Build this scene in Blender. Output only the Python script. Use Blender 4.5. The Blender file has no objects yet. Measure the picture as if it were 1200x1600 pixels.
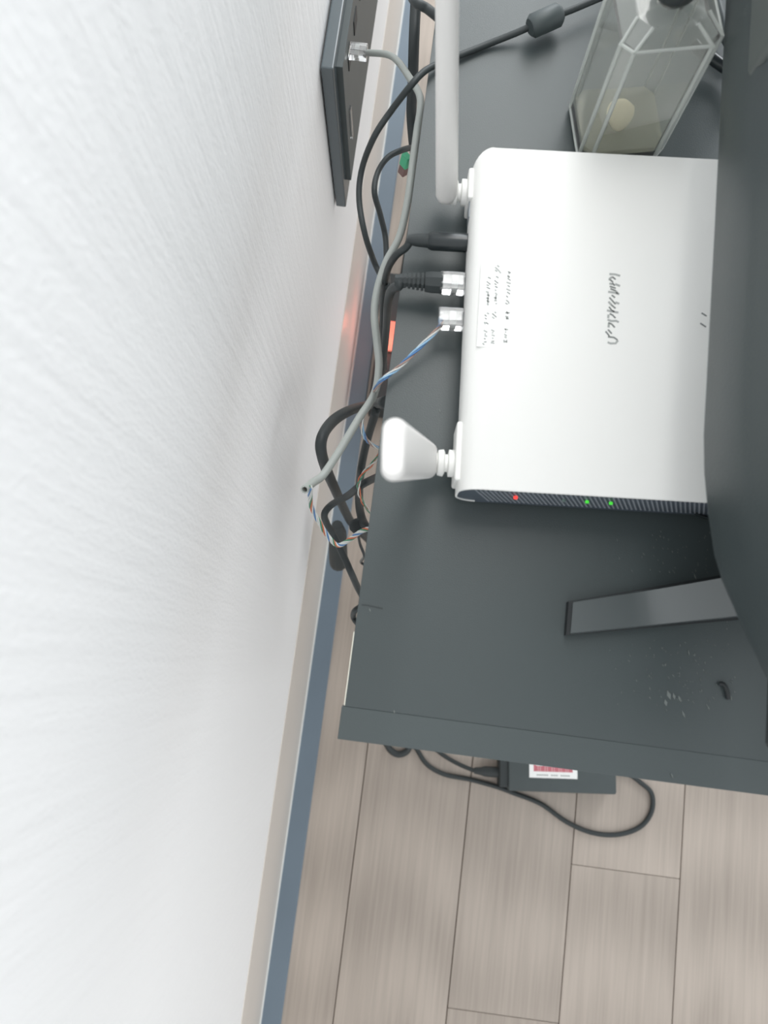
import bpy, bmesh, math, random
from mathutils import Vector, Matrix
random.seed(7)
S = bpy.context.scene
COL = S.collection
# ------------------------------------------------------------------ camera
H = 1.18                                   # camera height over the floor
R3 = Matrix(((0.9921, -0.1229, 0.0268), (0.1258, 0.9755, -0.1804), (-0.0040, 0.1824, 0.9832)))
FPX = 1240.0
cam = bpy.data.cameras.new('camera')
camo = bpy.data.objects.new('camera', cam); COL.objects.link(camo)
cam.sensor_fit = 'VERTICAL'; cam.sensor_height = 36.0; cam.lens = FPX / 1600 * 36
cam.clip_start = 0.01
q = R3.to_quaternion(); q.normalize()
camo.location = (0, 0, H); camo.rotation_mode = 'QUATERNION'; camo.rotation_quaternion = q
cam.dof.use_dof = True; cam.dof.focus_distance = 0.60; cam.dof.aperture_fstop = 9.0
S.camera = camo
# ------------------------------------------------------------------ world + lights + exposure
w = bpy.data.worlds.new('room_light'); S.world = w; w.use_nodes = True
w.node_tree.nodes['Background'].inputs[0].default_value = (0.95, 0.98, 1.0, 1)
w.node_tree.nodes['Background'].inputs[1].default_value = 0.66
def area(name, loc, rot, sx, sy, power, color):
    l = bpy.data.lights.new(name, 'AREA'); l.shape = 'RECTANGLE'; l.size = sx; l.size_y = sy
    l.energy = power; l.color = color
    o = bpy.data.objects.new(name, l); COL.objects.link(o); o.location = loc; o.rotation_euler = rot
    return o
area('ceiling_lamp', (0.24, 1.25, 2.40), (0, 0, 0), 0.65, 1.2, 9.5, (1.0, 0.985, 0.96))
area('window_light', (0.80, 2.1, 1.70), (math.radians(-78), 0, 0), 1.75, 1.5, 32, (0.93, 0.97, 1.0))
S.view_settings.view_transform = 'Standard'; S.view_settings.look = 'None'
S.view_settings.gamma = 1.0; S.view_settings.use_curve_mapping = False
S.view_settings.exposure = 0.80
# ------------------------------------------------------------------ layout helpers: a sight line met with a real plane
def ray(px, py): return R3 @ Vector((px - 600, -(py - 800), -FPX))
def P(px, py, z):
    r = ray(px, py); t = (z - H) / r.z; return Vector((r.x * t, r.y * t, z))
def W(px, py, x):
    r = ray(px, py); t = x / r.x; return Vector((x, r.y * t, H + r.z * t))
# ------------------------------------------------------------------ materials
def lin(c): c = c / 255.0; return c / 12.92 if c <= 0.04045 else ((c + 0.055) / 1.055) ** 2.4
def rgb(*c): return (lin(c[0]), lin(c[1]), lin(c[2]), 1)
MATS = {}
def mat(name, col, rough=0.5, metal=0.0, spec=0.5, var=0.0, vscale=60, bump=0.0, bscale=300, **kw):
    m = bpy.data.materials.new(name); m.use_nodes = True; MATS[name] = m
    nt = m.node_tree; b = nt.nodes['Principled BSDF']
    b.inputs['Base Color'].default_value = col; b.inputs['Roughness'].default_value = rough
    b.inputs['Metallic'].default_value = metal; b.inputs['Specular IOR Level'].default_value = spec
    for k, v in kw.items():
        b.inputs[k.replace('_', ' ')].default_value = v
    tc = nt.nodes.new('ShaderNodeTexCoord')
    if var:
        n = nt.nodes.new('ShaderNodeTexNoise'); n.inputs['Scale'].default_value = vscale; n.inputs['Detail'].default_value = 3
        nt.links.new(tc.outputs['Object'], n.inputs['Vector'])
        r = nt.nodes.new('ShaderNodeValToRGB')
        r.color_ramp.elements[0].position = 0.3; r.color_ramp.elements[1].position = 0.7
        r.color_ramp.elements[0].color = tuple(c * (1 - var) for c in col[:3]) + (1,)
        r.color_ramp.elements[1].color = tuple(min(1, c * (1 + var)) for c in col[:3]) + (1,)
        nt.links.new(n.outputs['Fac'], r.inputs[0]); nt.links.new(r.outputs[0], b.inputs['Base Color'])
    if bump:
        n2 = nt.nodes.new('ShaderNodeTexNoise'); n2.inputs['Scale'].default_value = bscale
        nt.links.new(tc.outputs['Object'], n2.inputs['Vector'])
        bp = nt.nodes.new('ShaderNodeBump'); bp.inputs['Strength'].default_value = bump; bp.inputs['Distance'].default_value = 0.001
        nt.links.new(n2.outputs['Fac'], bp.inputs['Height']); nt.links.new(bp.outputs[0], b.inputs['Normal'])
    return m
white = mat('white_plastic', rgb(239, 239, 236), 0.6, spec=0.25)
white_ant = mat('antenna_plastic', rgb(236, 234, 231), 0.45)
sticker_w = mat('sticker_paper', rgb(252, 252, 250), 0.6)
ink = mat('ink', rgb(120, 124, 122), 0.6)
ink_soft = mat('ink_soft', rgb(168, 171, 169), 0.6)
ink_pink = mat('ink_pink', rgb(206, 120, 130), 0.6)
grille_d = mat('grille_dark', rgb(80, 89, 98), 0.5)
grille_l = mat('grille_light', rgb(142, 148, 155), 0.45)
blk = mat('black_rubber', rgb(50, 56, 57), 0.55, var=0.06)
blk_gl = mat('black_gloss', rgb(42, 48, 50), 0.28)
adapter_m = mat('adapter_plastic', rgb(72, 80, 81), 0.5, var=0.04)
mon_m = mat('monitor_plastic', rgb(58, 66, 67), 0.42, bump=0.15, bscale=900)
mon_d = mat('monitor_dark', rgb(52, 55, 56), 0.5)
mon_g = mat('monitor_grey', rgb(82, 88, 86), 0.5)
foot_m = mat('stand_gloss', rgb(78, 84, 85), 0.26, spec=0.9)
foot_d = mat('stand_dark', rgb(34, 38, 40), 0.6)
cable_g = mat('grey_sheath', rgb(164, 169, 165), 0.5)
wire_cols = {'white': mat('wire_white', rgb(214, 216, 212), 0.45), 'blue': mat('wire_blue', rgb(84, 130, 182), 0.45),
             'lightblue': mat('wire_light_blue', rgb(150, 190, 220), 0.45), 'orange': mat('wire_orange', rgb(206, 112, 78), 0.45),
             'green': mat('wire_green', rgb(78, 140, 112), 0.45), 'brown': mat('wire_brown', rgb(170, 142, 132), 0.45)}
green_c = mat('green_plastic', rgb(70, 178, 132), 0.45)
brown_c = mat('brown_plastic', rgb(120, 92, 88), 0.5)
blue_trim = mat('blue_grey_trim', rgb(110, 125, 138), 0.45, var=0.04, vscale=12)
beige_base = mat('beige_skirting', rgb(220, 213, 205), 0.4, var=0.03, vscale=6)
caulk = mat('white_caulk', rgb(226, 228, 226), 0.5)
subfloor = mat('seam_dark', rgb(92, 78, 68), 0.9)
edge_pale = mat('chipped_edge', rgb(222, 220, 206), 0.7)
dust_m = mat('dust', rgb(112, 118, 116), 0.9)
pebble_m = mat('pebble', rgb(232, 222, 190), 0.6, var=0.05, vscale=90)
clear = mat('clear_plastic', (0.97, 0.98, 0.98, 1), 0.05, Transmission_Weight=0.88, IOR=1.45)
glint_m = mat('frosted_glint', (0.86, 0.90, 0.86, 1), 0.25, Transmission_Weight=0.55, IOR=1.45)  # frosted white standing in for bright refraction along the glass edges
glass = mat('glass', (0.97, 0.98, 0.95, 1), 0.02, Transmission_Weight=0.91, IOR=1.45)
liquid_m = mat('pale_oil', (0.93, 0.92, 0.78, 1), 0.05, Transmission_Weight=0.72, IOR=1.36)
gold = mat('contact_gold', rgb(190, 165, 110), 0.3, 1.0)
def emit(name, col, st):
    m = mat(name, col, 0.3); b = m.node_tree.nodes['Principled BSDF']
    b.inputs['Emission Color'].default_value = col; b.inputs['Emission Strength'].default_value = st
    return m
led_r = emit('led_red', (1, 0.05, 0.04, 1), 0.8); led_g = emit('led_green', (0.08, 0.75, 0.06, 1), 0.35)
led_off = mat('led_unlit', rgb(120, 140, 134), 0.3)
neon = emit('neon_switch', (0.75, 0.25, 0.18, 1), 0.12)

def wall_mat():
    m = bpy.data.materials.new('wallpaper'); m.use_nodes = True; nt = m.node_tree; b = nt.nodes['Principled BSDF']
    b.inputs['Base Color'].default_value = rgb(245, 245, 245); b.inputs['Roughness'].default_value = 0.75
    tc = nt.nodes.new('ShaderNodeTexCoord')
    def noise(sy, sz, det):
        mp = nt.nodes.new('ShaderNodeMapping'); mp.inputs['Scale'].default_value = (sy, sy, sz)
        nt.links.new(tc.outputs['Object'], mp.inputs['Vector'])
        n = nt.nodes.new('ShaderNodeTexNoise'); n.inputs['Scale'].default_value = 1.0; n.inputs['Detail'].default_value = det
        nt.links.new(mp.outputs[0], n.inputs['Vector']); return n
    a, c = noise(120, 7, 2), noise(420, 200, 2)
    ad = nt.nodes.new('ShaderNodeMath'); ad.operation = 'MULTIPLY_ADD'; ad.inputs[1].default_value = 0.45
    nt.links.new(c.outputs['Fac'], ad.inputs[0]); nt.links.new(a.outputs['Fac'], ad.inputs[2])
    bp = nt.nodes.new('ShaderNodeBump'); bp.inputs['Strength'].default_value = 0.45; bp.inputs['Distance'].default_value = 0.0014
    nt.links.new(ad.outputs[0], bp.inputs['Height']); nt.links.new(bp.outputs[0], b.inputs['Normal'])
    return m
def plank_mat():
    m = bpy.data.materials.new('plank_oak'); m.use_nodes = True; nt = m.node_tree; b = nt.nodes['Principled BSDF']
    tc = nt.nodes.new('ShaderNodeTexCoord'); oi = nt.nodes.new('ShaderNodeObjectInfo')
    va = nt.nodes.new('ShaderNodeVectorMath'); va.operation = 'ADD'
    sc = nt.nodes.new('ShaderNodeVectorMath'); sc.operation = 'SCALE'; sc.inputs['Scale'].default_value = 37.0
    cb = nt.nodes.new('ShaderNodeCombineXYZ')
    nt.links.new(oi.outputs['Random'], cb.inputs[0]); nt.links.new(oi.outputs['Random'], cb.inputs[1]); nt.links.new(oi.outputs['Random'], cb.inputs[2])
    nt.links.new(cb.outputs[0], sc.inputs[0])
    nt.links.new(tc.outputs['Object'], va.inputs[0]); nt.links.new(sc.outputs[0], va.inputs[1])
    def noise(sx, sy, det, dist=0.0):
        mp = nt.nodes.new('ShaderNodeMapping'); mp.inputs['Scale'].default_value = (sx, sy, 1)
        nt.links.new(va.outputs[0], mp.inputs['Vector'])
        n = nt.nodes.new('ShaderNodeTexNoise'); n.inputs['Scale'].default_value = 1; n.inputs['Detail'].default_value = det
        n.inputs['Distortion'].default_value = dist
        nt.links.new(mp.outputs[0], n.inputs['Vector']); return n
    g = noise(260, 7, 4); c = noise(18, 1.6, 2, 0.4)
    # cathedral rings: a wave of the distance field stretched along the plank
    mp = nt.nodes.new('ShaderNodeMapping'); mp.inputs['Scale'].default_value = (14, 2.2, 1); nt.links.new(va.outputs[0], mp.inputs['Vector'])
    wv = nt.nodes.new('ShaderNodeTexWave'); wv.wave_type = 'RINGS'; wv.inputs['Scale'].default_value = 0.9
    wv.inputs['Distortion'].default_value = 3.0; wv.inputs['Detail'].default_value = 2; wv.inputs['Detail Scale'].default_value = 0.8
    nt.links.new(mp.outputs[0], wv.inputs['Vector'])
    m1 = nt.nodes.new('ShaderNodeMix'); m1.data_type = 'FLOAT'; m1.inputs[0].default_value = 0.42
    nt.links.new(g.outputs['Fac'], m1.inputs[2]); nt.links.new(c.outputs['Fac'], m1.inputs[3])
    m2 = nt.nodes.new('ShaderNodeMix'); m2.data_type = 'FLOAT'; m2.inputs[0].default_value = 0.19
    nt.links.new(m1.outputs[0], m2.inputs[2]); nt.links.new(wv.outputs['Fac'], m2.inputs[3])
    r = nt.nodes.new('ShaderNodeValToRGB'); r.color_ramp.elements[0].position = 0.30; r.color_ramp.elements[1].position = 0.68
    r.color_ramp.elements[0].color = rgb(160, 149, 139); r.color_ramp.elements[1].color = rgb(186, 174, 163)
    nt.links.new(m2.outputs[0], r.inputs[0])
    hv = nt.nodes.new('ShaderNodeHueSaturation')
    ma = nt.nodes.new('ShaderNodeMath'); ma.operation = 'MULTIPLY_ADD'; ma.inputs[1].default_value = 0.10; ma.inputs[2].default_value = 0.95
    nt.links.new(oi.outputs['Random'], ma.inputs[0]); nt.links.new(ma.outputs[0], hv.inputs['Value'])
    nt.links.new(r.outputs[0], hv.inputs['Color']); nt.links.new(hv.outputs[0], b.inputs['Base Color'])
    b.inputs['Roughness'].default_value = 0.5
    return m
def desk_mat():
    m = mat('desk_laminate', rgb(66, 74, 75), 0.38, var=0.03, vscale=9, bump=0.10, bscale=1400)
    return m
wallpaper = wall_mat(); plank_m = plank_mat(); desk_m = desk_mat()
frame_m = mat('frame_powder_coat', rgb(70, 78, 79), 0.45, bump=0.12, bscale=1100)
# ------------------------------------------------------------------ mesh helpers
def link(name, bm, m, parent=None, smooth=False, loc=None):
    me = bpy.data.meshes.new(name); bmesh.ops.recalc_face_normals(bm, faces=bm.faces); bm.to_mesh(me); bm.free()
    for mm in (m if isinstance(m, (list, tuple)) else [m]): me.materials.append(mm)
    o = bpy.data.objects.new(name, me); COL.objects.link(o)
    if smooth:
        for p in me.polygons: p.use_smooth = True
        if smooth != 'all':
            try: me.set_sharp_from_angle(angle=math.radians(40))
            except Exception: pass
    if parent: o.parent = parent
    if loc is not None: o.location = loc
    return o
def tag(o, label=None, cat=None, group=None, kind=None):
    for k, v in (('label', label), ('category', cat), ('group', group), ('kind', kind)):
        if v: o[k] = v
    return o
def thing(name, loc, label, cat, group=None, rz=0):
    o = bpy.data.objects.new(name, None); COL.objects.link(o); o.empty_display_size = 0.01
    o.location = loc; o.rotation_euler = (0, 0, rz); return tag(o, label, cat, group)
def box(bm, x0, x1, y0, y1, z0, z1, bev=0.0, seg=2):
    r = bmesh.ops.create_cube(bm, size=1.0); vs = r['verts']
    for v in vs:
        v.co = Vector((x0 + (v.co.x + .5) * (x1 - x0), y0 + (v.co.y + .5) * (y1 - y0), z0 + (v.co.z + .5) * (z1 - z0)))
    if bev:
        es = list({e for v in vs for e in v.link_edges})
        bmesh.ops.bevel(bm, geom=es, offset=bev, segments=seg, profile=0.5, affect='EDGES')
    return bm
def B(*a, **k): return box(bmesh.new(), *a, **k)
def spline(pts, n=8):
    pts = [Vector(p) for p in pts]
    if len(pts) < 3: return pts
    out = []
    ext = [pts[0] * 2 - pts[1]] + pts + [pts[-1] * 2 - pts[-2]]
    for i in range(1, len(ext) - 2):
        a, b, c, d = ext[i - 1:i + 3]
        for k in range(n):
            t = k / n
            out.append(0.5 * ((2 * b) + (c - a) * t + (2 * a - 5 * b + 4 * c - d) * t * t + (3 * b - a - 3 * c + d) * t ** 3))
    out.append(pts[-1]); return out
def frames(path):
    ts = []
    for i in range(len(path)):
        a = path[max(0, i - 1)]; b = path[min(len(path) - 1, i + 1)]; ts.append((b - a).normalized())
    up = Vector((0, 0, 1)) if abs(ts[0].z) < 0.9 else Vector((1, 0, 0))
    nrm = (up - ts[0] * up.dot(ts[0])).normalized(); res = []
    for t in ts:
        nrm = (nrm - t * nrm.dot(t)).normalized(); res.append((t, nrm, t.cross(nrm)))
    return res
def tube(bm, path, r, seg=10, hollow=False):
    fr = frames(path); rings = []
    rr = r if isinstance(r, (list, tuple)) else [r] * len(path)
    for (t, n, b), p, ra in zip(fr, path, rr):
        rings.append([bm.verts.new(p + (n * math.cos(2 * math.pi * k / seg) + b * math.sin(2 * math.pi * k / seg)) * ra) for k in range(seg)])
    for a, b_ in zip(rings, rings[1:]):
        for k in range(seg): bm.faces.new((a[k], a[(k + 1) % seg], b_[(k + 1) % seg], b_[k]))
    bm.faces.new(rings[0][::-1])
    if hollow:                      # open sheath end: a wall ring and a pit
        t = fr[-1][0]; p = path[-1]
        inner = [bm.verts.new(p + (v.co - p) * 0.68) for v in rings[-1]]
        pit = [bm.verts.new(p + (v.co - p) * 0.66 - t * r * 3) for v in rings[-1]]
        for k in range(seg):
            j = (k + 1) % seg
            bm.faces.new((rings[-1][k], rings[-1][j], inner[j], inner[k])); bm.faces.new((inner[k], inner[j], pit[j], pit[k]))
        bm.faces.new(pit)
    else: bm.faces.new(rings[-1])
    return bm
def T(pts, r, n=8, seg=10, **k): return tube(bmesh.new(), spline(pts, n), r, seg, **k)
def prism(bm, pts, d):
    """closed polygon pushed along vector d"""
    a = [bm.verts.new(p) for p in pts]; b = [bm.verts.new(Vector(p) + Vector(d)) for p in pts]
    bm.faces.new(a[::-1]); bm.faces.new(b)
    for i in range(len(a)):
        j = (i + 1) % len(a); bm.faces.new((a[i], a[j], b[j], b[i]))
    return bm
def lathe(bm, prof, c, axis='z', seg=24):
    rings = []
    for r, h in prof:
        ring = []
        for k in range(seg):
            a = 2 * math.pi * k / seg; u, v = r * math.cos(a), r * math.sin(a)
            co = (u, v, h) if axis == 'z' else ((h, u, v) if axis == 'x' else (u, h, v))
            ring.append(bm.verts.new(Vector(c) + Vector(co)))
        rings.append(ring)
    for a, b in zip(rings, rings[1:]):
        for k in range(seg): bm.faces.new((a[k], a[(k + 1) % seg], b[(k + 1) % seg], b[k]))
    bm.faces.new(rings[0][::-1]); bm.faces.new(rings[-1]); return bm
def strokes(bm, lines, wd, th=0.00008):
    """flat printed strokes on a z = const surface: lines of world/local points"""
    for ln in lines:
        ln = [Vector(p) for p in ln]
        L, Rr = [], []
        for i, p in enumerate(ln):
            t = (ln[min(i + 1, len(ln) - 1)] - ln[max(i - 1, 0)]); t.z = 0; t.normalize()
            n = Vector((-t.y, t.x, 0)) * wd / 2
            L.append(p + n); Rr.append(p - n)
        for i in range(len(ln) - 1):
            prism(bm, [L[i], L[i + 1], Rr[i + 1], Rr[i]], (0, 0, th))
    return bm
def twist(path, rad, turns, phase):
    fr = frames(path); out = []
    for i, ((t, n, b), p) in enumerate(zip(fr, path)):
        a = phase + 2 * math.pi * turns * i / (len(path) - 1)
        out.append(p + (n * math.cos(a) + b * math.sin(a)) * rad)
    return out

# ================================================================== SETTING
WX = -0.1115
fl = link('floor', B(WX - 0.02, 1.30, -1.0, 2.4, -0.03, -0.004), subfloor); fl['kind'] = 'structure'
seams = [WX, -0.0125, 0.1389, 0.2903, 0.4417, 0.5931, 0.7445, 0.8959, 1.0473, 1.1987]
joint0 = [-0.72, -0.90, -0.4505, -0.247, -0.65, -0.15, -0.80, -0.30, -0.55]
G = 0.0006
for i in range(len(seams) - 1):
    cuts = [-1.0] + [y for y in (joint0[i], joint0[i] + 1.2, joint0[i] + 2.4) if -0.98 < y < 2.38] + [2.4]
    for a, b in zip(cuts, cuts[1:]):
        cx, cy = (seams[i] + seams[i + 1]) / 2, (a + b) / 2; hx, hy = (seams[i + 1] - seams[i]) / 2 - G, (b - a) / 2 - G * 0.55
        link('floor_plank', B(-hx, hx, -hy, hy, -0.004, 0.0, bev=0.0005, seg=1), plank_m, fl, loc=(cx, cy, 0))
wl = link('wall_left', B(WX - 0.12, WX, -1.0, 2.4, -0.03, 2.4), wallpaper); wl['kind'] = 'structure'
bb = bmesh.new(); prism(bb, [Vector((WX, -1.0, 0)), Vector((WX + .0012, -1.0, 0)), Vector((WX + .0012, -1.0, .212)), Vector((WX + .0006, -1.0, .214)), Vector((WX, -1.0, .214))], (0, 3.4, 0))
bo = link('baseboard_left', bb, beige_base); bo['kind'] = 'structure'
tb = bmesh.new()
prof = [(0, 0), (0.0285, 0), (0.0285, .0026), (0.0272, .0042), (0.003, .0048), (0, .0048)]
prism(tb, [Vector((WX + .0012 + x, -1.0, z)) for x, z in prof], (0, 3.4, 0))
to = link('trim_1', tb, blue_trim); to['kind'] = 'structure'
link('caulk_line', T([(WX + .0022, -1.0, .005), (WX + .0022, 2.4, .005)], .0013, seg=6), caulk, to)

# ================================================================== DESK
DZ = 0.72
desk = thing('desk', (0.28, 0.65, 0), 'dark grey laminate desk with square metal end frame, standing along the white wall', 'desk')
def dl(o): o.location = -desk.location; return o
dl(link('desktop', B(-0.0205, 0.60, -0.0289, 1.36, DZ - 0.022, DZ, bev=0.0002, seg=1), desk_m, desk))
dl(link('pale_edge', B(-0.0211, -0.0203, -0.0285, 0.013, DZ - 0.006, DZ - 0.0002), edge_pale, desk))['label'] = 'pale chipped edge of the desktop'
for yy in (-0.0471, 1.3612):
    for a in ('beam', 'low'):
        pass
    dl(link('end_beam', B(-0.0222, 0.602, yy, yy + 0.0182, DZ - 0.0245, DZ - 0.0003, bev=0.0002, seg=1), frame_m, desk))
    for xx in (0.0, 0.58):
        dl(link('leg', B(xx, xx + 0.018, yy, yy + 0.0182, 0.0005, DZ - 0.0245, bev=0.0008, seg=1), frame_m, desk))
dl(link('rear_rail', B(0.02, 0.04, -0.0285, 1.36, DZ - 0.05, DZ - 0.022), frame_m, desk))
sc = [[P(565, 945, DZ + .00002), P(575, 946, DZ + .00002), P(598, 951, DZ + .00002)]]
dl(link('scratch', strokes(bmesh.new(), sc, 0.0009), blk, desk))['label'] = 'short dark scratch'

# ================================================================== ROUTER
RA = math.radians(3.7)
RO = P(716, 763, 0.757); RO.z = DZ
router = thing('wifi_router', RO, 'white slab wireless router with two antennas, lying on the dark desk', 'router', rz=RA)
RM = Matrix.Translation(RO) @ Matrix.Rotation(RA, 4, 'Z'); RI = RM.inverted()
RW, RL, RH0, RH1 = 0.175, 0.207, 0.003, 0.038
bm = bmesh.new(); box(bm, 0, RW, 0, RL, RH0, RH1)
bm.edges.ensure_lookup_table()
def ek(e):
    a, b = e.verts[0].co, e.verts[1].co; return (a + b) / 2, (b - a).normalized()
e1 = []
for e in bm.edges:
    m_, d_ = ek(e)
    if abs(d_.y) > .9 and m_.x < .001: e1.append(e)
    if abs(d_.z) > .9 and m_.x < .001 and m_.y > .1: e1.append(e)
bmesh.ops.bevel(bm, geom=e1, offset=0.0125, segments=8, profile=0.5, affect='EDGES')
e2 = [e for e in bm.edges if all(abs(v.co.y) < 1e-5 for v in e.verts)] + [e for e in bm.edges if all(abs(v.co.y - RL) < 1e-5 for v in e.verts) and abs(ek(e)[1].x) > .9]
bmesh.ops.bevel(bm, geom=e2, offset=0.0006, segments=2, profile=0.5, affect='EDGES')
front = max((f for f in bm.faces if f.normal.y < -0.9), key=lambda f: f.calc_area())
bmesh.ops.inset_region(bm, faces=[front], thickness=0.0005, depth=0)
fverts = [v.co.copy() for v in front.verts]
r_ = bmesh.ops.extrude_face_region(bm, geom=[front]); vs = [v for v in r_['geom'] if isinstance(v, bmesh.types.BMVert)]
bmesh.ops.translate(bm, verts=vs, vec=(0, 0.0025, 0)); bmesh.ops.delete(bm, geom=[front], context='FACES_ONLY')
bm.normal_update()
for f in bm.faces:
    c_ = f.calc_center_median()
    if c_.z < .0065 and c_.x > .014: f.material_index = 1
link('shell', bm, [white, grille_d], router, smooth=True)
gp = bmesh.new(); prism(gp, [v + Vector((0, 0.0008, 0)) for v in fverts], (0, 0.0015, 0)); link('grille_panel', gp, grille_d, router)
gr = bmesh.new(); x = 0.010
while x < RW - 0.012:
    x0 = max(x, 0.006); prism(gr, [(x0 + .0100, .0002, .0060), (x0 + .0110, .0002, .0060), (x0 + .0005, .0002, .0335), (x0 - .0005, .0002, .0335)], (0, 0.0012, 0)); x += 0.0026
tag(link('grille_ribs', gr, grille_l, router), kind='stuff')
for (px, py, m_, nm) in ((805, 770, led_r, 'red status light'), (880, 775, led_off, 'unlit status light'), (916, 779, led_g, 'green status light'), (953, 781, led_g, 'green status light')):
    lp = RI @ P(px, py, 0.742)
    lp = Vector((lp.x, -0.0005, 0.024)); b_ = bmesh.new(); lathe(b_, [(.0003, 0), (.0011, 0), (.0011, .0014), (.0003, .0016)], (lp.x, -0.0012, 0.024), 'y', 10)
    o = link('status_light', b_, m_, router); o['label'] = nm
for fx, fy in ((.025, .025), (.15, .025), (.025, .185), (.15, .185)):
    link('rubber_foot', lathe(bmesh.new(), [(.006, 0), (.006, .003), (.005, .0032)], (fx, fy, 0), seg=12), blk, router)
# side ports, antenna mounts
link('side_port', B(-0.0004, 0.001, 0.168, 0.182, 0.016, 0.027), grille_l, router)
for (py0, py1) in ((.006, .040), (.178, .198)):
    link('antenna_mount', B(-0.0018, 0.0015, py0, py1, 0.007, 0.031, bev=0.0012), white, router)
# printing: sticker and lettering, as marks read from the top face
TOPZ = RH1 + 0.00003
def rp(px, py, z=TOPZ): v = RI @ P(px, py, DZ + RH1); return Vector((v.x, v.y, z))
st = bmesh.new(); c4 = [rp(752, 410), rp(808, 415), rp(803, 546), rp(745, 541)]
prism(st, c4, (0, 0, 0.0001)); stick = link('sticker', st, sticker_w, router); stick['label'] = 'white paper sticker with three lines of small print'
def crop_lines(L, ox, oy, s): return [[rp(ox + x / s, oy + y / s, TOPZ + 0.00012) for x, y in ln] for ln in L]
dark = [[(300,485),(375,525)],[(265,600),(365,680)],[(260,690),(325,712)],[(262,755),(355,798)],[(512,462),(580,505)],[(470,570),(570,650)],[(480,725),(555,765)],
        [(818,515),(905,575)],[(820,705),(885,745)],[(808,880),(890,938)],[(780,1095),(850,1150),(860,1200)],[(760,1175),(825,1212)],[(830,330),(905,370)],[(470,655),(525,690)],[(785,985),(835,1025)]]
soft = [[(240,870),(320,890)],[(260,960),(325,975)],[(245,1040),(325,1060)],[(260,1105),(335,1150)],[(265,1210),(320,1230)],[(290,900),(325,1000)],[(300,1010),(290,1200)],
        [(480,820),(520,850)],[(490,900),(545,960)],[(450,1030),(530,1050)],[(460,1110),(540,1120)],[(495,1190),(540,1195)],[(515,960),(500,1090)],
        [(545,165),(600,215)],[(485,215),(580,300)],[(480,290),(545,335)],[(580,300),(645,385)],[(820,430),(885,490)],[(790,620),(910,660)],[(785,795),(900,850)],[(815,465),(870,490)],[(845,360),(880,395)]]
dark2 = [[(205,290),(262,335)],[(212,375),(262,412)],[(240,495),(312,545)],[(410,255),(530,360)],[(780,385),(855,405)],[(185,930),(240,940)],[(185,1018),(262,1020)],[(385,1000),(470,1000)],[(740,660),(790,700)]]
soft2 = [[(270,235),(325,275)],[(200,480),(225,545)],[(470,215),(520,245)],[(405,345),(470,395)],[(760,245),(880,235)],[(790,200),(840,270)],[(755,330),(850,360)],[(800,350),(800,420)],
         [(180,705),(280,760)],[(210,790),(235,820)],[(200,850),(280,870)],[(150,1050),(200,1100)],[(380,690),(470,740)],[(400,770),(440,780)],[(395,830),(480,860)],[(420,900),(430,940)],[(370,1040),(470,1055)],
         [(740,680),(840,690)],[(760,740),(780,770)],[(730,810),(805,860)],[(735,880),(800,910)],[(725,960),(730,1040)],[(800,960),(800,1040)],[(740,1000),(800,1020)]]
k = strokes(bmesh.new(), crop_lines(dark, 745, 405, 17.14) + crop_lines(dark2, 745, 475, 17.14), 0.00062)
link('small_print', k, ink, stick)
k = strokes(bmesh.new(), crop_lines(soft, 745, 405, 17.14) + crop_lines(soft2, 745, 475, 17.14), 0.00085)
link('small_print', k, ink_soft, stick)
logo_d = [[(285,240),(338,285)],[(245,288),(295,328)],[(285,340),(322,390)],[(240,400),(340,432)],[(250,440),(345,475)],[(275,545),(328,590)],[(235,585),(285,640),(338,698)],[(265,705),(338,768)],
          [(230,740),(270,795),(320,825)],[(240,855),(292,882),(335,930)],[(215,1005),(272,1028),(325,1085)],[(212,1120),(275,1190)],[(172,1150),(212,1198),(236,1235)],[(212,1242),(310,1250),(370,1295)]]
logo_s = [[(235,195),(330,200),(415,225)],[(330,360),(412,395)],[(235,350),(290,368)],[(215,490),(320,505),(400,530)],[(335,665),(400,690)],[(220,655),(268,705)],[(195,800),(260,815),(385,838)],
          [(205,955),(262,978),(350,975),(390,1000)],[(205,1330),(250,1352),(340,1350),(378,1300)],[(345,480),(375,520)],[(235,300),(240,270),(285,245)],[(220,870),(215,930)],[(225,1020),(222,1085)]]
sc_ = lambda L: [[rp(930 + x / 10.67, 410 + y / 10.67, TOPZ + 0.00002) for x, y in ln] for ln in L]
link('printed_lettering', strokes(bmesh.new(), sc_(logo_d), 0.0009), ink, router)
link('printed_lettering', strokes(bmesh.new(), sc_(logo_s), 0.0012), ink_soft, router)
link('scuff_mark', strokes(bmesh.new(), [[rp(1096, 489), rp(1104, 494)], [rp(1094, 505), rp(1103, 511)]], 0.0009), ink, router)
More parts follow.
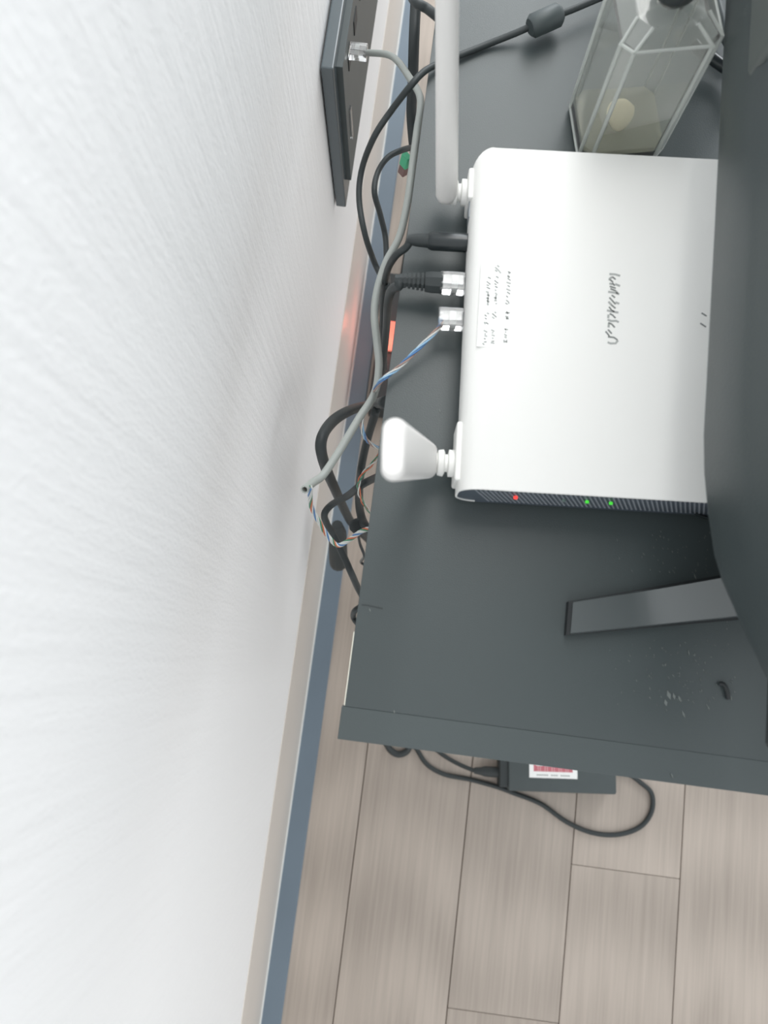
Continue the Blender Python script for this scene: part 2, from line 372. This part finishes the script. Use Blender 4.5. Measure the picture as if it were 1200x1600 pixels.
# antennas: flat blade on a turning hinge
def antenna(base, tip, hw0, hw1, ht0, ht1, mount_y):
    base = RI @ base; tip = RI @ tip
    az = (tip - base).normalized(); ay = (Vector((0, 1, 0)) - az * az.y).normalized(); ax = ay.cross(az)
    n = 20; bm = bmesh.new(); rings = []
    L = (tip - base).length
    for f, s in ((0, .55), (.015, .82), (.04, 1), (.5, 1), (.975, 1), (.992, .93), (1.0, .78)):
        hw = (hw0 + (hw1 - hw0) * f) * (s if f > .5 or f < .05 else 1); ht = (ht0 + (ht1 - ht0) * f) * s
        ring = []
        for k in range(n):
            a = 2 * math.pi * k / n; ca, sa = math.cos(a), math.sin(a)
            # stadium section: long along ay, round ends
            yy = (hw - ht) * (1 if sa > 1e-6 else -1 if sa < -1e-6 else 0) + ht * sa
            ring.append(bm.verts.new(base + az * (L * f) + ax * (ht * ca) + ay * yy))
        rings.append(ring)
    for a, b in zip(rings, rings[1:]):
        for k in range(n): bm.faces.new((a[k], a[(k + 1) % n], b[(k + 1) % n], b[k]))
    bm.faces.new(rings[0][::-1]); bm.faces.new(rings[-1])
    o = link('antenna', bm, white_ant, router, smooth=True)
    hz = 0.020
    b2 = bmesh.new(); lathe(b2, [(.0055, -.016), (.0055, -.0105), (.0072, -.0100), (.0078, -.0070), (.0062, -.0062), (.0050, -.0060), (.0050, -.0045), (.0078, -.0040), (.0078, -.0005), (.006, .0005)], (-.001, mount_y, hz), 'x', 20)
    link('hinge', b2, white, o, smooth=True)
    return o
A1 = RM @ Vector((-0.0165, 0.020, 0.016)); A2 = RM @ Vector((-0.0135, 0.187, 0.016))
a1 = antenna(A1, P(614, 702, 0.912), .0105, .0112, .0058, .0046, 0.018); a1['label'] = 'white antenna at the front, its rounded tip towards the viewer'
a2 = antenna(A2, A2 + Vector((-0.016, 0.038, 0.163)), .0105, .0112, .0068, .0052, 0.188); a2['label'] = 'white antenna at the far end, standing upright'

# ================================================================== WALL BOX
bz0, bz1, by = 0.431, 0.627, 0.450
wb = thing('network_box', (WX + .0015, by, bz0), 'black wall mounted network box with a clear plug in its side', 'box')
def wl_(o): o.location = -wb.location; return o
x_out = 0.0118; PO = 0.0052
wl_(link('casing', B(WX + .0015, WX + x_out, by, by + 0.30, bz0, bz1, bev=0.0012), mat('box_black', rgb(78, 88, 93), 0.24, spec=0.9), wb))
wl_(link('port_panel', B(WX + x_out - .001, WX + x_out + PO, by + 0.012, by + 0.288, bz0 + .03, bz1 - .012, bev=0.0005), adapter_m, wb))
for k in range(3):
    yy = by + 0.036 + 0.035 * k
    wl_(link('port', B(WX + x_out + PO - .0003, WX + x_out + PO + .0008, yy, yy + .016, bz1 - .045, bz1 - .03), foot_d, wb))
wl_(link('panel_glint', B(WX + x_out + PO, WX + x_out + PO + .0016, by + .026, by + .031, bz0 + .075, bz0 + .115), clear, wb))  # clear strip added for a pale reflection on the port panel

# ------------------------------------------------------------------ plugs
def rj45(parent, c, ax, name='plug', col=None):
    """clear modular plug: body, latch tab, contact strip; c = front centre, ax = direction pointing out of the socket"""
    ax = Vector(ax).normalized(); up = Vector((0, 0, 1)); sd = up.cross(ax).normalized()
    M = Matrix((ax, sd, up)).transposed().to_4x4(); M.translation = Vector(c)
    b = bmesh.new(); box(b, 0, .0150, -.0058, .0058, -.004, .0042, bev=.0006); bmesh.ops.transform(b, matrix=M, verts=b.verts)
    o = link(name, b, col or clear, parent)
    b = bmesh.new(); box(b, .001, .0145, -.003, .003, .0048, .0058, bev=.0003); bmesh.ops.transform(b, matrix=M, verts=b.verts); link('latch', b, clear, o)
    b = bmesh.new(); box(b, .0045, .0080, -.0042, .0042, -.0015, .0022); bmesh.ops.transform(b, matrix=M, verts=b.verts); link('wire_guide', b, caulk, o)
    return o
ldir = RM.to_3x3() @ Vector((-1, 0, 0))
# grey cable: from the wall box to its stripped end
gpath = [Vector((WX + x_out + PO + .014, by + .044, .596)), P(612, 88, .625), P(640, 122, .660), P(657, 155, .690), P(656, 205, .698), P(649, 255, .698), P(641, 315, .698), P(624, 370, .694), P(604, 408, .690), P(590, 450, .686),
         P(585, 490, .684), P(589, 535, .684), P(592, 572, .686), P(585, 615, .688), P(560, 655, .690), P(530, 705, .690), P(505, 742, .692), P(489, 754, .700), P(476, 765, .712)]
gpath = [Vector((min(p.x, -.0240), p.y, p.z)) for p in gpath]     # clear of the desk edge
gc = thing('network_cable', gpath[0], 'grey round network cable running down the gap, stripped open at its lower end', 'cable')
def at0(o, t): o.location = -t.location; return o
at0(link('sheath', T(gpath, .0026, 8, 10, hollow=True), cable_g, gc, smooth=True), gc)
at0(rj45(gc, (WX + x_out + PO + .0004, by + .044, .596), (1, 0, 0)), gc)
gw = spline([gpath[-1] + Vector((.003, .002, -.001)), P(486, 790, .680), P(500, 818, .668), P(515, 841, .660), P(529, 852, .658), P(548, 842, .662), P(565, 830, .668), P(585, 824, .672)], 14)
for i, c in enumerate(('white', 'blue', 'white', 'orange', 'green', 'white')):
    at0(link('wire', tube(bmesh.new(), twist(gw, .0011, 5, i * math.pi / 3), .0005, 6), wire_cols[c], gc, smooth='all'), gc)['label'] = c + ' twisted wire'
# patch wires: bare twisted pairs from the clear plug on the router
pc = RM @ Vector((0.0005, 0.118, 0.018))
p_in = RI @ P(727, 500, 0.738); p_bk = RI @ P(727, 444, 0.738)
pc = RM @ Vector((0.000, p_in.y, 0.018))
pw = thing('bare_network_wires', pc, 'bare twisted blue and white wires hanging from the clear plug of the router', 'wire')
at0(rj45(pw, pc, ldir), pw)
ppath = spline([pc + ldir * .013, P(685, 513, .738), P(650, 548, .734), P(622, 575, .730), P(602, 600, .724) + Vector((-.004, 0, 0)), W(580, 625, -.034), W(566, 652, -.038), W(568, 678, -.036), W(580, 694, -.032), W(602, 704, -.024)], 12)
for i, c in enumerate(('lightblue', 'white', 'brown', 'blue')):
    at0(link('wire', tube(bmesh.new(), twist(ppath, .0009, 5, i * math.pi / 2), .00054, 6), wire_cols[c], pw, smooth='all'), pw)['label'] = c.replace('light', 'light ') + ' twisted wire'
op = spline([W(600, 700, -.0235), W(584, 722, -.030), W(566, 742, -.037), W(560, 762, -.039), W(567, 785, -.036), W(582, 805, -.030), W(592, 822, -.0235)], 12)
ow = thing('orange_green_wires', op[0], 'short loop of orange, green and white twisted wires at the desk edge', 'wire')
for i, c in enumerate(('orange', 'white', 'green')):
    at0(link('wire', tube(bmesh.new(), twist(op, .0010, 3.2, i * 2.1), .00055, 6), wire_cols[c], ow, smooth='all'), ow)['label'] = c + ' twisted wire'

# black network cable with clear plug and ribbed boot
bc = RM @ Vector((0.0, p_bk.y, 0.018))
bk = thing('black_network_cable', bc, 'black network cable with ribbed boot plugged into the router', 'cable')
at0(rj45(bk, bc, ldir), bk)
bt = bmesh.new(); pa = [bc + ldir * d for d in (.0135, .020, .024)]
tube(bt, pa, [.0066, .0066, .0060], 8)
for d in range(6):
    a = bc + ldir * (.0248 + d * .0026); tube(bt, [a, a + ldir * .0015], .0056 - d * .0003, 8)
tube(bt, [bc + ldir * .024, bc + ldir * .042], [.0040, .0034], 8)
at0(link('boot', bt, blk, bk, smooth=True), bk)
at0(link('cord', T([bc + ldir * .040, P(624, 446, .737), P(612, 453, .722), P(606, 474, .690), P(603, 520, .620), P(597, 580, .560)], .0029), blk, bk, smooth='all'), bk)
# power lead
dcl = RI @ P(740, 380, .740); dc = RM @ Vector((0.0, dcl.y, .020))
pl = thing('power_lead', dc, 'black power lead with a thick barrel plug in the router side', 'cable')
b_ = bmesh.new(); tube(b_, [dc + ldir * d for d in (-.0005, .001, .021, .0235)], [.0054, .0056, .0056, .0046], 16)
at0(link('barrel_plug', b_, blk_gl, pl, smooth=True), pl)
b_ = bmesh.new(); tube(b_, [dc + ldir * d for d in (.023, .030, .036)], [.0042, .0038, .0028], 12)
at0(link('strain_relief', b_, blk, pl, smooth=True), pl)
at0(link('cord', T([dc + ldir * .034, P(634, 387, .737), P(617, 401, .730), P(605, 424, .705), P(599, 460, .665), P(598, 510, .610), P(601, 575, .550)], .0023), blk, pl, smooth='all'), pl)

# ================================================================== POWER STRIP + cords behind the desk
s0, s1 = P(607, 425, .046), P(597, 640, .046)
ps = thing('power_strip', (s1.x, s1.y, 0), 'black power strip with a lit red switch, on the floor behind the desk', 'power strip')
px0 = min(s0.x, s1.x) - .004
at0(link('strip_body', B(px0, px0 + .050, s1.y, s0.y, 0.0005, .046, bev=.003), blk, ps), ps)
sw = P(612, 525, .050)
o = at0(link('rocker_switch', B(sw.x - .009, sw.x + .009, sw.y - .024, sw.y + .024, .0455, .050, bev=.001), neon, ps), ps); o['label'] = 'glowing red rocker switch'
at0(link('cord', T([(px0 + .025, s0.y - .002, .024), (px0 + .028, s0.y + .10, .012), (px0 + .04, s0.y + .3, .006)], .0045), blk, ps, smooth='all'), ps)
lamp = bpy.data.lights.new('neon_lamp', 'POINT'); lamp.energy = 0.045; lamp.color = (1, .2, .12); lamp.shadow_soft_size = .012
lo = bpy.data.objects.new('neon_lamp', lamp); COL.objects.link(lo); lo.location = (sw.x - .004, sw.y, .085)

CORDA = [W(604, 628, -.024), W(575, 633, -.052), W(545, 642, -.060), W(518, 660, -.070), W(502, 688, -.074), W(506, 722, -.072), W(525, 768, -.068), W(540, 800, -.064), W(552, 820, -.058), W(578, 846, -.042)]
def cable(name, pts, r, label, m=blk, n=8, cat='cable'):
    pts = [Vector(p) for p in pts]
    o = link(name, T([p - pts[0] for p in pts], r, n, 10), m, smooth='all', loc=pts[0])
    return tag(o, label, cat)
cable('black_cable', CORDA, .0047, 'thick black cable bowing out towards the wall below the patch wires')
cable('black_cable', [W(588, 640, -.036), W(573, 690, -.044), W(564, 735, -.048), W(561, 780, -.043), W(566, 812, -.036), W(580, 832, -.0270), W(596, 842, -.0215)], .0038, 'straight black cord running along the gap behind the near antenna')
cable('black_cable', [W(596, 742, -.024), W(566, 757, -.037), W(544, 774, -.050), W(519, 788, -.066), W(507, 803, -.072), W(511, 819, -.070), W(521, 836, -.064), W(537, 869, -.052), W(550, 898, -.042), W(563, 926, -.034), W(580, 950, -.022)], .0032, 'black cord bent in a hook by the blue floor trim')
cable('black_cable', [W(580, 940, -.0235), W(557, 952, -.036), W(552, 962, -.040), W(557, 972, -.036), W(572, 980, -.025)], .003, 'tiny bulge of black cord peeking out at the lower desk edge')
# thick upper cable and the thin ones that leave it
cable('thick_cable', [W(655, -60, -.040), W(650, 0, -.040), W(647, 60, -.038), W(645, 130, -.036), W(643, 180, -.035), W(648, 236, -.029), W(655, 262, -.022)], .0043, 'thick black cable running straight up the gap at the top')
cable('thin_cable', [W(655, 228, -.024), W(630, 234, -.034), W(606, 246, -.044), W(590, 270, -.050), W(585, 300, -.050), W(594, 335, -.045), W(602, 370, -.040), W(604, 410, -.036), W(606, 450, -.030)], .0021, 'thin black cable bending beside the green connector')
cable('short_cable', [W(640, -30, -.045), P(655, 0, .725) + Vector((-.004, 0, 0)), P(668, 14, .727), P(690, 32, .723)], .0032, 'short piece of black cable crossing the desk edge behind the far antenna')
fp = [P(960, -12, .735), P(930, 0, .732), P(892, 16, .732), P(850, 32, .732), P(810, 50, .727), P(765, 68, .7232), P(720, 86, .7232), P(680, 102, .7245), P(660, 114, .728), W(640, 136, -.031), W(612, 172, -.042), W(585, 213, -.052), W(566, 262, -.060), W(561, 310, -.060), W(570, 365, -.053), W(585, 410, -.046), W(600, 440, -.037)]
fc = thing('ferrite_cable', fp[0], 'thin black cable with a ferrite bead, crossing the desk and looping down the gap', 'cable')
at0(link('cord', T(fp, .0022), blk, fc, smooth='all'), fc)
f0, f1 = P(832, 41, .732), P(872, 23, .732); fd = (f1 - f0).normalized()
b_ = bmesh.new(); tube(b_, [f0 - fd * .002, f0 + fd * .001, f1 - fd * .001, f1 + fd * .002], [.0052, .0076, .0076, .0052], 10)
at0(link('ferrite_bead', b_, adapter_m, fc, smooth=True), fc)
# green / brown connector
g0 = W(636, 243, -.033)
gcn = thing('cable_connector', g0, 'small green and brown connector dangling at the desk edge', 'connector')
gd = (W(631, 262, -.035) - g0)
def obox(parent, name, m, c, ax, L, wd, th):
    ax = ax.normalized(); sd = ax.cross(Vector((0, 0, 1))).normalized(); up = sd.cross(ax)
    M = Matrix((ax, sd, up)).transposed().to_4x4(); M.translation = c
    b = B(0, L, -wd / 2, wd / 2, -th / 2, th / 2, bev=min(th, wd) * .12); bmesh.ops.transform(b, matrix=M, verts=b.verts)
    return link(name, b, m, parent)
gd = gd.normalized()
at0(obox(gcn, 'green_shell', green_c, g0, gd, .011, .0075, .0055), gcn)
at0(obox(gcn, 'brown_shell', brown_c, g0 + gd * .011, gd, .009, .0066, .005), gcn)
# black plug with ridges and cable tie under the edge
c0 = W(557, 822, -.040); cd = (W(585, 812, -.030) - c0).normalized()
tie = thing('ribbed_plug', c0, 'small ribbed black plug half hidden under the desk edge', 'plug')
b_ = bmesh.new()
for d in range(4): tube(b_, [c0 + cd * (d * .0052), c0 + cd * (d * .0052 + .0036)], .0066, 10)
tube(b_, [c0, c0 + cd * .024], .005, 10)
at0(link('plug_body', b_, blk, tie, smooth=True), tie)
at0(link('lead', T([c0 + cd * .004, W(562, 848, -.038), W(569, 868, -.033), W(564, 878, -.037), W(573, 884, -.031)], .0014), blk_gl, tie, smooth='all'), tie)
d0, d1 = W(527, 820, -.074), W(529, 884, -.074)
ad_ = thing('inline_plug', d1, 'long dark inline plug lying over the blue floor trim', 'plug')
dd = (d0 - d1).normalized(); LL = (d0 - d1).length
b_ = bmesh.new(); tube(b_, [d1 + dd * (LL * f) for f in (0, .06, .15, .8, 1)], [.006, .0105, .0115, .0105, .006], 12)
at0(link('plug_body', b_, blk, ad_, smooth=True), ad_)

# ================================================================== FLOOR ADAPTER
az = .034
q0, q1, q2 = P(790, 1236, az), P(964, 1242, az), P(964, 1200, az)
pa_ = thing('power_adapter', (q0.x, q0.y, 0), 'black power adapter brick with a red and white label on the floor under the desk', 'adapter', rz=math.atan2(q1.y - q0.y, q1.x - q0.x))
Lx = (q1 - q0).xy.length
PMi = (Matrix.Translation((q0.x, q0.y, 0)) @ Matrix.Rotation(pa_.rotation_euler.z, 4, 'Z')).inverted()
link('adapter_body', B(0.004, Lx, 0, .075, .0005, az, bev=.003), adapter_m, pa_, smooth=True)
link('inlet', B(-0.008, 0.006, .004, .070, .004, az - .004, bev=.002), blk, pa_)
la = [PMi @ P(*p, az) for p in ((827, 1192), (902, 1202), (901, 1218), (827, 1214))]
x0, x1 = la[0].x, la[1].x; y0 = (la[2].y + la[3].y) / 2
lb = link('label', B(x0, x1, y0, y0 + .034, az - .0003, az + .0002), sticker_w, pa_); lb['label'] = 'white label with a line of red print'
b_ = bmesh.new(); n_ = 17
for i in range(n_):
    xa = x0 + .006 + (x1 - x0 - .012) * i / n_
    hgt = .0075 if i % 4 else .0092
    prism(b_, [(xa, y0 + .0085, az + .0002), (xa + (.0028 if i % 3 else .0034), y0 + .0085, az + .0002), (xa + (.0028 if i % 3 else .0034), y0 + .0085 + hgt, az + .0002), (xa, y0 + .0085 + hgt, az + .0002)], (0, 0, .0001))
link('red_print', b_, ink_pink, lb)
b_ = bmesh.new()
for i in range(14):
    xa = x0 + .010 + (x1 - x0 - .02) * i / 14
    if i in (5, 9): continue
    prism(b_, [(xa, y0 + .0030, az + .0002), (xa + .0028, y0 + .0030, az + .0002), (xa + .0028, y0 + .0046, az + .0002), (xa, y0 + .0046, az + .0002)], (0, 0, .0001))
link('grey_print', b_, ink_soft, lb)
cz = .0040
fcab = [P(640, 1150, cz), P(652, 1172, cz), P(668, 1195, cz), P(695, 1210, cz), P(735, 1218, cz), P(775, 1229, cz), P(805, 1240, cz), P(845, 1256, cz), P(885, 1284, cz), P(925, 1301, cz), P(965, 1304, cz), P(1000, 1292, cz), P(1018, 1268, cz), P(1018, 1240, cz), P(1000, 1222, cz), P(970, 1200, cz), P(940, 1180, cz)]
cable('floor_cord', fcab, .0033, 'black cord looping over the floor planks around the adapter')
l3 = [P(670, 1160, cz), P(690, 1178, cz), P(715, 1193, cz + .004), P(742, 1204, .014), P(760, 1205, .017), P(784, 1206, .017)]
ac = thing('adapter_lead', l3[0], 'black lead with a moulded plug going into the floor adapter', 'cable')
at0(link('cord', T(l3, .003), blk, ac, smooth='all'), ac)
k0, k1 = P(741, 1204, .0145), P(783, 1207, .017)
b_ = bmesh.new(); kd = (k1 - k0); tube(b_, [k0 + kd * f for f in (0, .25, .4, 1)], [.0042, .0055, .0072, .0075], 12)
at0(link('moulded_plug', b_, blk, ac, smooth=True), ac)
cable('cord_loop', [P(596, 1140, .02), P(606, 1166, .008), P(617, 1177, .0050), P(628, 1178, .0050), P(638, 1170, .006), P(640, 1150, .012)], .0046, 'small black loop of cord hanging just past the desk end by the wall')

# ================================================================== MONITOR
MZ = 0.812
outl = [P(1136, -120, MZ), P(1130, 0, MZ), P(1112, 360, MZ), P(1095, 680, MZ), P(1096, 740, MZ), P(1102, 800, MZ), P(1112, 865, MZ), P(1124, 905, MZ), P(1160, 985, MZ), P(1196, 1058, MZ)]
xb = outl[0].x - .001
o0 = outl[3]
mon = thing('monitor', (0.30, 0.30, DZ), 'black monitor seen from behind with bulging back cover, on a splayed stand', 'monitor')
far = 0.78
poly = [Vector((outl[0].x, far - .06, MZ)), *outl]
flat = [p.copy() for p in poly]
pc_ = P(1191, 1169, MZ - .02); xin = pc_.x + .001
ring = flat + [Vector((xin, outl[-1].y - .004, MZ)), Vector((xin, far, MZ)), Vector((outl[0].x + .03, far, MZ))]
ctr = Vector((xin, 0.38, MZ))
b_ = bmesh.new(); lev = []
for z, s in ((MZ, 0.970), (MZ + .004, 1.0), (MZ + .045, 1.0), (MZ + .049, .96), (1.04, .93)):
    lev.append([b_.verts.new((xin + (p.x - xin) * s if p.x < xin else p.x, p.y, z)) for p in ring])
for a, c in zip(lev, lev[1:]):
    for i in range(len(ring)):
        j = (i + 1) % len(ring); b_.faces.new((a[i], a[j], c[j], c[i]))
b_.faces.new(lev[0][::-1]); b_.faces.new(lev[-1])
at0(link('back_cover', b_, mon_m, mon, smooth=True), mon)
e_ = P(1192, 1165, MZ - .03)
at0(link('screen_panel', B(pc_.x, pc_.x + .018, pc_.y, far + .02, MZ - .02, 1.065, bev=.003), mon_d, mon), mon)
# raised plate on the cover with round corners
sx = xin + (outl[1].x - xin) * .94 - .004
pl0 = W(1166, 60, sx); pl1 = W(1190, 86, sx)
b_ = bmesh.new(); box(b_, sx, xin - .004, pl1.y, pl1.y + .16, pl0.z, 1.0, bev=.005, seg=3)
at0(link('cover_plate', b_, mon_g, mon, smooth=True), mon)
# stand: neck and splayed leg
lp = [P(885, 941, DZ), P(1098, 904, DZ), P(1230, 880, DZ), P(1250, 962, DZ), P(1126, 971, DZ), P(881, 993, DZ)]
def inset(pts, d):
    c = sum(pts, Vector()) / len(pts); return [p + (c - p).normalized() * d for p in pts]
st_ = at0(link('stand_leg', prism(bmesh.new(), lp, (0, 0, .006)), foot_d, mon), mon)  # wider dark layer under the glossy top, showing as a border
ip = inset(lp, .0022); b_ = bmesh.new()
l0, l1 = ip[5], ip[0]; r0, r1 = ip[4], ip[1]; secs = []
for k in range(13):
    f = k / 12 * 1.25; a = l0 + (r0 - l0) * f; c = l1 + (r1 - l1) * f
    zz = .0075 + .020 * max(0, f - .45) ** 2 / .30
    secs.append([b_.verts.new(a + Vector((0, 0, .006))), b_.verts.new(a + Vector((0, .0006, zz))), b_.verts.new(c + Vector((0, -.0006, zz))), b_.verts.new(c + Vector((0, 0, .006)))])
for a, c in zip(secs, secs[1:]):
    for k in range(4): b_.faces.new((a[k], a[(k + 1) % 4], c[(k + 1) % 4], c[k]))
b_.faces.new(secs[0][::-1]); b_.faces.new(secs[-1])
o = link('top_cover', b_, foot_m, st_, smooth=True); o['label'] = 'glossy grey top of the stand leg'
nk = P(1215, 915, DZ)
at0(link('neck', B(nk.x - .01, nk.x + .05, nk.y - .02, nk.y + .06, DZ + .006, MZ + .10, bev=.004), foot_d, mon), mon)

# ================================================================== GLASS BOTTLE
bA, bB = P(904, 262, DZ), P(1034, 257, DZ)
bx = (bB - bA).xy.length; ba = math.atan2(bB.y - bA.y, bB.x - bA.x) + 0.06
bot = thing('glass_bottle', (bA.x, bA.y, DZ), 'clear square glass bottle with a dark stopper, behind the white router', 'bottle', rz=ba)
def rrect(x0, x1, y0, y1, ch, z): return [Vector(p) for p in ((x0 + ch, y0, z), (x1 - ch, y0, z), (x1, y0 + ch, z), (x1, y1 - ch, z), (x1 - ch, y1, z), (x0 + ch, y1, z), (x0, y1 - ch, z), (x0, y0 + ch, z))]
dp = .048; BH = .097
def loft(bm, rings, flip=False):
    rs = [[bm.verts.new(p) for p in r] for r in rings]; n = len(rs[0])
    fs = []
    for a, b in zip(rs, rs[1:]):
        for k in range(n): fs.append(bm.faces.new((a[k], a[(k + 1) % n], b[(k + 1) % n], b[k])))
    fs.append(bm.faces.new(rs[0][::-1])); fs.append(bm.faces.new(rs[-1]))
    if flip:
        for f in fs: f.normal_flip()
def circ(cx, cy, r, z, n=8): return [Vector((cx + r * math.cos(math.radians(a)), cy + r * math.sin(math.radians(a)), z)) for a in (-112.5, -67.5, -22.5, 22.5, 67.5, 112.5, 157.5, 202.5)]
cx_, cy_ = bx / 2, dp / 2
outer = [rrect(.001, bx - .001, .001, dp - .001, .006, 0), rrect(0, bx, 0, dp, .006, .0015), rrect(0, bx, 0, dp, .006, BH), rrect(.008, bx - .008, .008, dp - .008, .007, BH + .007), circ(cx_, cy_, .0095, BH + .009), circ(cx_, cy_, .0095, BH + .012)]
t_ = .0022
inner = [rrect(t_ + .001, bx - t_ - .001, t_ + .001, dp - t_ - .001, .006, .0065), rrect(t_, bx - t_, t_, dp - t_, .0055, .0085), rrect(t_, bx - t_, t_, dp - t_, .0055, BH - .001), rrect(.0095, bx - .0095, .0095, dp - .0095, .006, BH + .005), circ(cx_, cy_, .0068, BH + .007), circ(cx_, cy_, .0068, BH + .0115)]
b_ = bmesh.new(); loft(b_, outer); loft(b_, inner, True)
me = bpy.data.meshes.new('glass_body'); b_.to_mesh(me); b_.free(); me.materials.append(glass)
go = bpy.data.objects.new('glass_body', me); COL.objects.link(go); go.parent = bot
b_ = bmesh.new(); lathe(b_, [(.0062, BH + .008), (.0064, BH + .0122), (.0105, BH + .0123), (.0118, BH + .015), (.0118, BH + .028), (.0105, BH + .032), (.004, BH + .033)], (cx_, cy_, 0), seg=24)
link('stopper', b_, blk_gl, bot, smooth=True)
b_ = bmesh.new(); e = .0002; loft(b_, [rrect(t_ + .0012, bx - t_ - .0012, t_ + .0012, dp - t_ - .0012, .006, .0067), rrect(t_ + e, bx - t_ - e, t_ + e, dp - t_ - e, .0055, .0087), rrect(t_ + e, bx - t_ - e, t_ + e, dp - t_ - e, .0055, .0125)])
link('oil', b_, liquid_m, bot)
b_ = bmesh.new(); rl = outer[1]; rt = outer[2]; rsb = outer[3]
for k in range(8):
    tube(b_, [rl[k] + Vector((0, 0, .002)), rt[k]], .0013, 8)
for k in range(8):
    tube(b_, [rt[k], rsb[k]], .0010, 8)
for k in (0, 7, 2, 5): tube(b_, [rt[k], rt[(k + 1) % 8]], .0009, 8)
link('edge_glints', b_, glint_m, bot)  # added tubes: the bright refraction bars of the bottle edges
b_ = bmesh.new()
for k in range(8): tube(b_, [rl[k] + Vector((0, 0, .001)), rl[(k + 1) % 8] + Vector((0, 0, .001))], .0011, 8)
link('base_glint', b_, glint_m, bot)  # added ring of tubes for the brightness of the thick glass base
# pale petal-like pebble inside
b_ = bmesh.new(); bmesh.ops.create_icosphere(b_, subdivisions=3, radius=1)
for v in b_.verts:
    x, y, z = v.co; s = 1 + .22 * y; v.co = Vector((x * .0078 * s - (.0012 if x > 0 and y > .6 else 0), y * .0092, z * .0042 + .0008 * math.sin(3 * x)))
bmesh.ops.rotate(b_, verts=b_.verts, matrix=Matrix.Rotation(math.radians(38), 3, 'X'))
pb = link('pebble', b_, pebble_m, smooth='all', loc=Matrix.Rotation(ba, 3, 'Z') @ Vector((cx_ - .003, cy_ - .004, 0)) + Vector((bA.x, bA.y, DZ + .022)))
tag(pb, 'pale cream pebble inside the glass bottle', 'pebble')

# ================================================================== small things
cable('monitor_cable', [P(1085, 62, .735), P(1105, 84, .732), P(1125, 100, .730), P(1150, 116, .731), P(1180, 128, .74)], .0038, 'short black cable between the glass bottle and the monitor', blk_gl)
cable('monitor_cable', [P(1112, -30, .73), P(1119, 0, .73), P(1126, 28, .73), P(1133, 58, .728), P(1150, 88, .728)], .0032, 'upright grey cable at the top beside the monitor', adapter_m)
cable('loose_wire', [P(1078, 788, .7250), P(1083, 797, .7265), P(1091, 804, .7245), P(1106, 809, .7235), P(1125, 812, .7235)], .0011, 'short shiny loose wire at the right front corner of the router', blk_gl)
sp = [P(1124, 1068, DZ + .0012), P(1131, 1070, DZ + .002), P(1136, 1080, DZ + .002), P(1138, 1092, DZ + .0012)]
cable('black_scrap', sp, .0013, 'tiny curled black scrap on the desk near the monitor corner', foot_d, cat='scrap')
db = bmesh.new()
def speck(px, py, L, wd, ang):
    c = P(px, py, DZ + .0001); d = Vector((math.cos(ang), math.sin(ang), 0)); n = Vector((-d.y, d.x, 0))
    prism(db, [c - d * L, c - n * wd, c + d * L, c + n * wd], (0, 0, .0002))
for px, py, L, wd in ((1045, 1086, .0028, .0012), (1053, 1088, .002, .0008), (1062, 1092, .0020, .0008), (1040, 1098, .0020, .001), (1068, 1116, .0022, .0006), (1086, 901, .0020, .0004), (1142, 1090, .0020, .0005), (1107, 1106, .0012, .0004), (1076, 1020, .0018, .0003), (578, 953, .0012, .0004), (616, 1112, .0012, .0004), (687, 642, .0014, .0005), (1050, 1252 - 40, .0016, .0004), (958, 942, .0009, .0004)):
    speck(px, py, L, wd, random.uniform(-1.3, -.9))
for i in range(120):
    u, v = random.random(), random.random()
    px = 960 + 220 * u ** .7 + random.gauss(0, 14); py = 1000 + random.gauss(0, 62)
    if 895 < py < 1000 and px < 1130: py += 105
    if px > 1150 or py > 1160: continue
    speck(px, py, random.uniform(.0003, .0010), random.uniform(.0001, .00025), random.uniform(-1.4, -.7))
for i in range(40):
    px, py = 1010 + random.random() * 110, 830 + random.random() * 65
    speck(px, py, random.uniform(.0003, .0008), random.uniform(.0001, .0002), random.uniform(-1.3, -.8))
du = link('dust', db, dust_m); tag(du, 'pale dust specks scattered over the desk around the stand leg', 'dust', kind='stuff')
